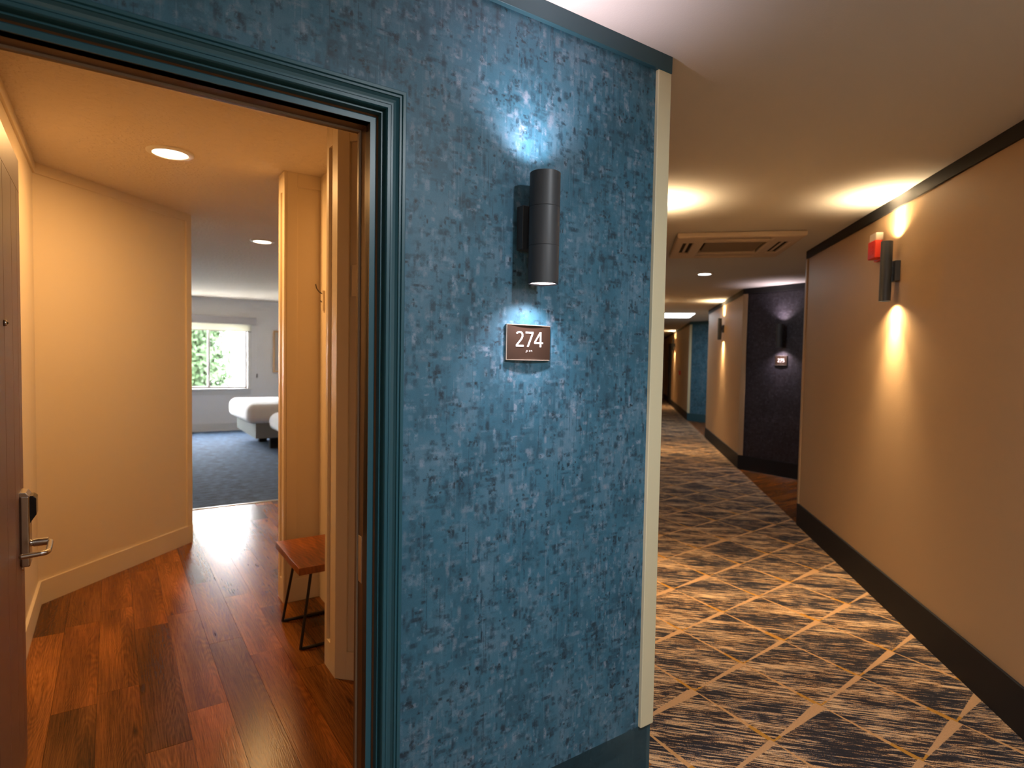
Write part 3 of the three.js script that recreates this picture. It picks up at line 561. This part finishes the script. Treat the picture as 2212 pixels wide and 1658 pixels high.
// ------------------------------------------------------------------ signs, alarm, air conditioner
const [sans] = await Promise.all([new FontLoader().loadAsync('fonts/droid/droid_sans_regular.typeface.json')]);
function sign(label, number, pos, turn, wd = 0.152, ht = 0.1) {   // origin at the lower middle on the wall
  const t = thing('room_sign', label, 'sign', pos, turn);
  mesh('back', rb(-wd / 2, wd / 2, 0, ht, 0, 0.007, 0.0015, 1), M.signFrame, t);
  mesh('face', bx(-wd / 2 + 0.003, wd / 2 - 0.0005, 0.0025, ht - 0.0025, 0.006, 0.0085), M.signFace, t);
  const lip = new THREE.Shape(); lip.moveTo(-wd / 2, 0); lip.quadraticCurveTo(0, 0.012, wd / 2, 0); lip.lineTo(wd / 2, -0.004); lip.lineTo(-wd / 2, -0.004);
  for (const y of [0, ht - 0.0016]) mesh('edge', metres(new THREE.ExtrudeGeometry(lip, { depth: 0.0016, bevelEnabled: false, curveSegments: 24 }).rotateX(Math.PI / 2).translate(0, y + 0.0016, 0.0075)), M.signFrame, t);
  const tx = new TextGeometry(number, { font: sans, size: 0.043, depth: 0.001, curveSegments: 8, bevelEnabled: false }); tx.computeBoundingBox();
  const bb = tx.boundingBox; tx.translate(-(bb.min.x + bb.max.x) / 2 + 0.002, 0.038, 0.0084);
  mesh('number', tx, M.signWhite, t);
  const cells = { '#': [3, 4, 5, 6], 1: [1], 2: [1, 2], 3: [1, 4], 4: [1, 4, 5], 5: [1, 5], 7: [1, 2, 4, 5] }, dots = [];
  ('#' + number).split('').forEach((ch, i) => { for (const k of cells[ch] ?? []) dots.push(new THREE.SphereGeometry(0.0009, 8, 6).translate(-0.0105 + i * 0.0063 + (k > 3 ? 0.0023 : 0), 0.0275 - ((k - 1) % 3) * 0.0023, 0.0086)); });
  mesh('braille', join(dots), M.signWhite, t);
}
sign('bronze room sign reading 274 on the blue wall', '274', uw(0.981, WB, 1.436), Math.PI / 4);
sign('bronze room sign reading 275 on the dark wall', '275', uw(7.106, 4.325, 1.43), -Math.PI / 4, 0.16, 0.12);
{
  const t = thing('fire_alarm', 'red fire alarm strobe with white lens beside the sconce', 'alarm', new THREE.Vector3(XR, 2.11, -4.1), -Math.PI / 2);
  mesh('back_box', rb(-0.06, 0.06, -0.012, 0.1, 0, 0.022, 0.003, 1), M.red, t);
  const h = mesh('housing', rb(-0.055, 0.055, 0, 0.11, 0.02, 0.062, 0.005, 2), M.red, t);
  for (let i = 0; i < 3; i++) mesh('grille_bar', bx(-0.03, 0.03, 0.025 + i * 0.02, 0.034 + i * 0.02, 0.0615, 0.064), M.red, h);
  mesh('strobe_lens', rb(-0.05, 0.05, 0.108, 0.158, 0.012, 0.056, 0.006, 2), M.lens, t);
}
{ // far manual call point
  const t = thing('call_point', 'small red fire call point far down the hall', 'alarm', new THREE.Vector3(XR, 1.09, -17.45), -Math.PI / 2);
  mesh('case', rb(-0.05, 0.05, 0, 0.12, 0, 0.05, 0.004, 1), M.red, t); mesh('handle', rb(-0.03, 0.03, 0.03, 0.055, 0.048, 0.06, 0.003, 1), M.white, t);
}
{
  const t = thing('ceiling_air_conditioner', 'square ivory ceiling cassette air conditioner with grille and slots', 'air conditioner', new THREE.Vector3(0.84, H, -5.21)), hw = 0.465, y0 = -0.036;
  const ol = (r) => new THREE.Shape([new THREE.Vector2(-r, -r), new THREE.Vector2(r, -r), new THREE.Vector2(r, r), new THREE.Vector2(-r, r)]);
  const sh = ol(hw - 0.02), hole = (x0, x1, z0, z1) => { x0 -= 0.02; z0 -= 0.02; x1 += 0.02; z1 += 0.02; const p = new THREE.Path(); p.moveTo(x0, z0); p.lineTo(x0, z1); p.lineTo(x1, z1); p.lineTo(x1, z0); p.closePath(); sh.holes.push(p); };
  const a = 0.24, s0 = 0.325, s1 = 0.4;
  hole(-a, a, -a, a); hole(-a, a, s0, s1); hole(-a, a, -s1, -s0); hole(s0, s1, -a, a); hole(-s1, -s0, -a, a);
  mesh('panel', metres(new THREE.ExtrudeGeometry(sh, { depth: 0.022, bevelEnabled: true, bevelSize: 0.02, bevelThickness: 0.012, bevelOffset: 0, bevelSegments: 3 }).rotateX(Math.PI / 2).translate(0, -0.012, 0)), M.acWhite, t);
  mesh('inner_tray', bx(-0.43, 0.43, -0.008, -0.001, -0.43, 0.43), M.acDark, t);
  const gr = mesh('grille', bx(-a + 0.022, a - 0.022, -0.026, -0.02, -a + 0.022, a - 0.022), M.acGrille, t);
  for (let i = 0; i < 18; i++) mesh('slat', bx(-a + 0.022, a - 0.022, -0.032, -0.025, -a + 0.032 + i * 0.0235, -a + 0.042 + i * 0.0235), M.acGrille, gr);
  for (let k = 0; k < 4; k++) { mesh('slot_shade_fill', bx(-a, a, -0.029, -0.008, s0, s1).rotateY(k * Math.PI / 2), M.acDark, t); mesh('louver', bx(-a + 0.012, a - 0.012, -0.033, -0.0295, 0.352, 0.372).rotateY(k * Math.PI / 2), M.acWhite, t); }  // solid dark blocks plug the slots, painting the shade within
}

// ------------------------------------------------------------------ outside: a tree and ground
{
  struct('ground', 'pale ground outside the bedroom window', 'ground', bx(-20, 20, -0.2, 0, -14, 14).translate(-14, -3.2, -22), M.ground);
  const base = uw(1.25, 24.0, -3.2), t = thing('tree', 'broad green conifer outside the bedroom window', 'tree', base);
  mesh('trunk', lathe([[0.22, 0], [0.16, 2], [0.1, 5.5], [0.03, 9]], 12), M.bark, t);
  seed = 31;
  const N = 100000, leaf = new THREE.PlaneGeometry(0.07, 0.15), inst = new THREE.InstancedMesh(leaf, M.leaf, N), m = new THREE.Matrix4(), q = new THREE.Quaternion(), e = new THREE.Euler();
  const limbs = []; for (let i = 0; i < 260; i++) { const y = 1.6 + Math.pow(rnd(), 0.8) * 7.2, R = 3.0 * Math.pow(Math.max(0, (9.4 - y) / 7.6), 0.8) * rr(0.75, 1.05), a = rnd() * 6.283; limbs.push([Math.cos(a) * R, y, Math.sin(a) * R]); }
  for (let i = 0; i < N; i++) {
    const [lx, ly, lz] = limbs[i % 260], k = Math.pow(rnd(), 0.5), sp = 0.16 + 0.34 * k;
    const pos = new THREE.Vector3(lx * k + rr(-sp, sp), ly + k * 0.25 + rr(-sp, sp) * 0.7, lz * k + rr(-sp, sp));
    e.set(rr(-3, 3), rr(-3, 3), rr(-3, 3)); q.setFromEuler(e); const s = rr(0.7, 1.4); m.compose(pos, q, new THREE.Vector3(s, s, s)); inst.setMatrixAt(i, m);
  }
  inst.name = 'foliage'; inst.userData.kind = 'stuff'; inst.castShadow = inst.receiveShadow = true; t.add(inst);
  for (let i = 0; i < 260; i += 3) { const [x, y, z] = limbs[i]; mesh('branch', tube([[0, y - 0.5, 0], [x * 0.5, y - 0.15, z * 0.5], [x, y, z]], 0.03, 8, 5), M.bark, t); }
}

renderer.render(scene, camera);
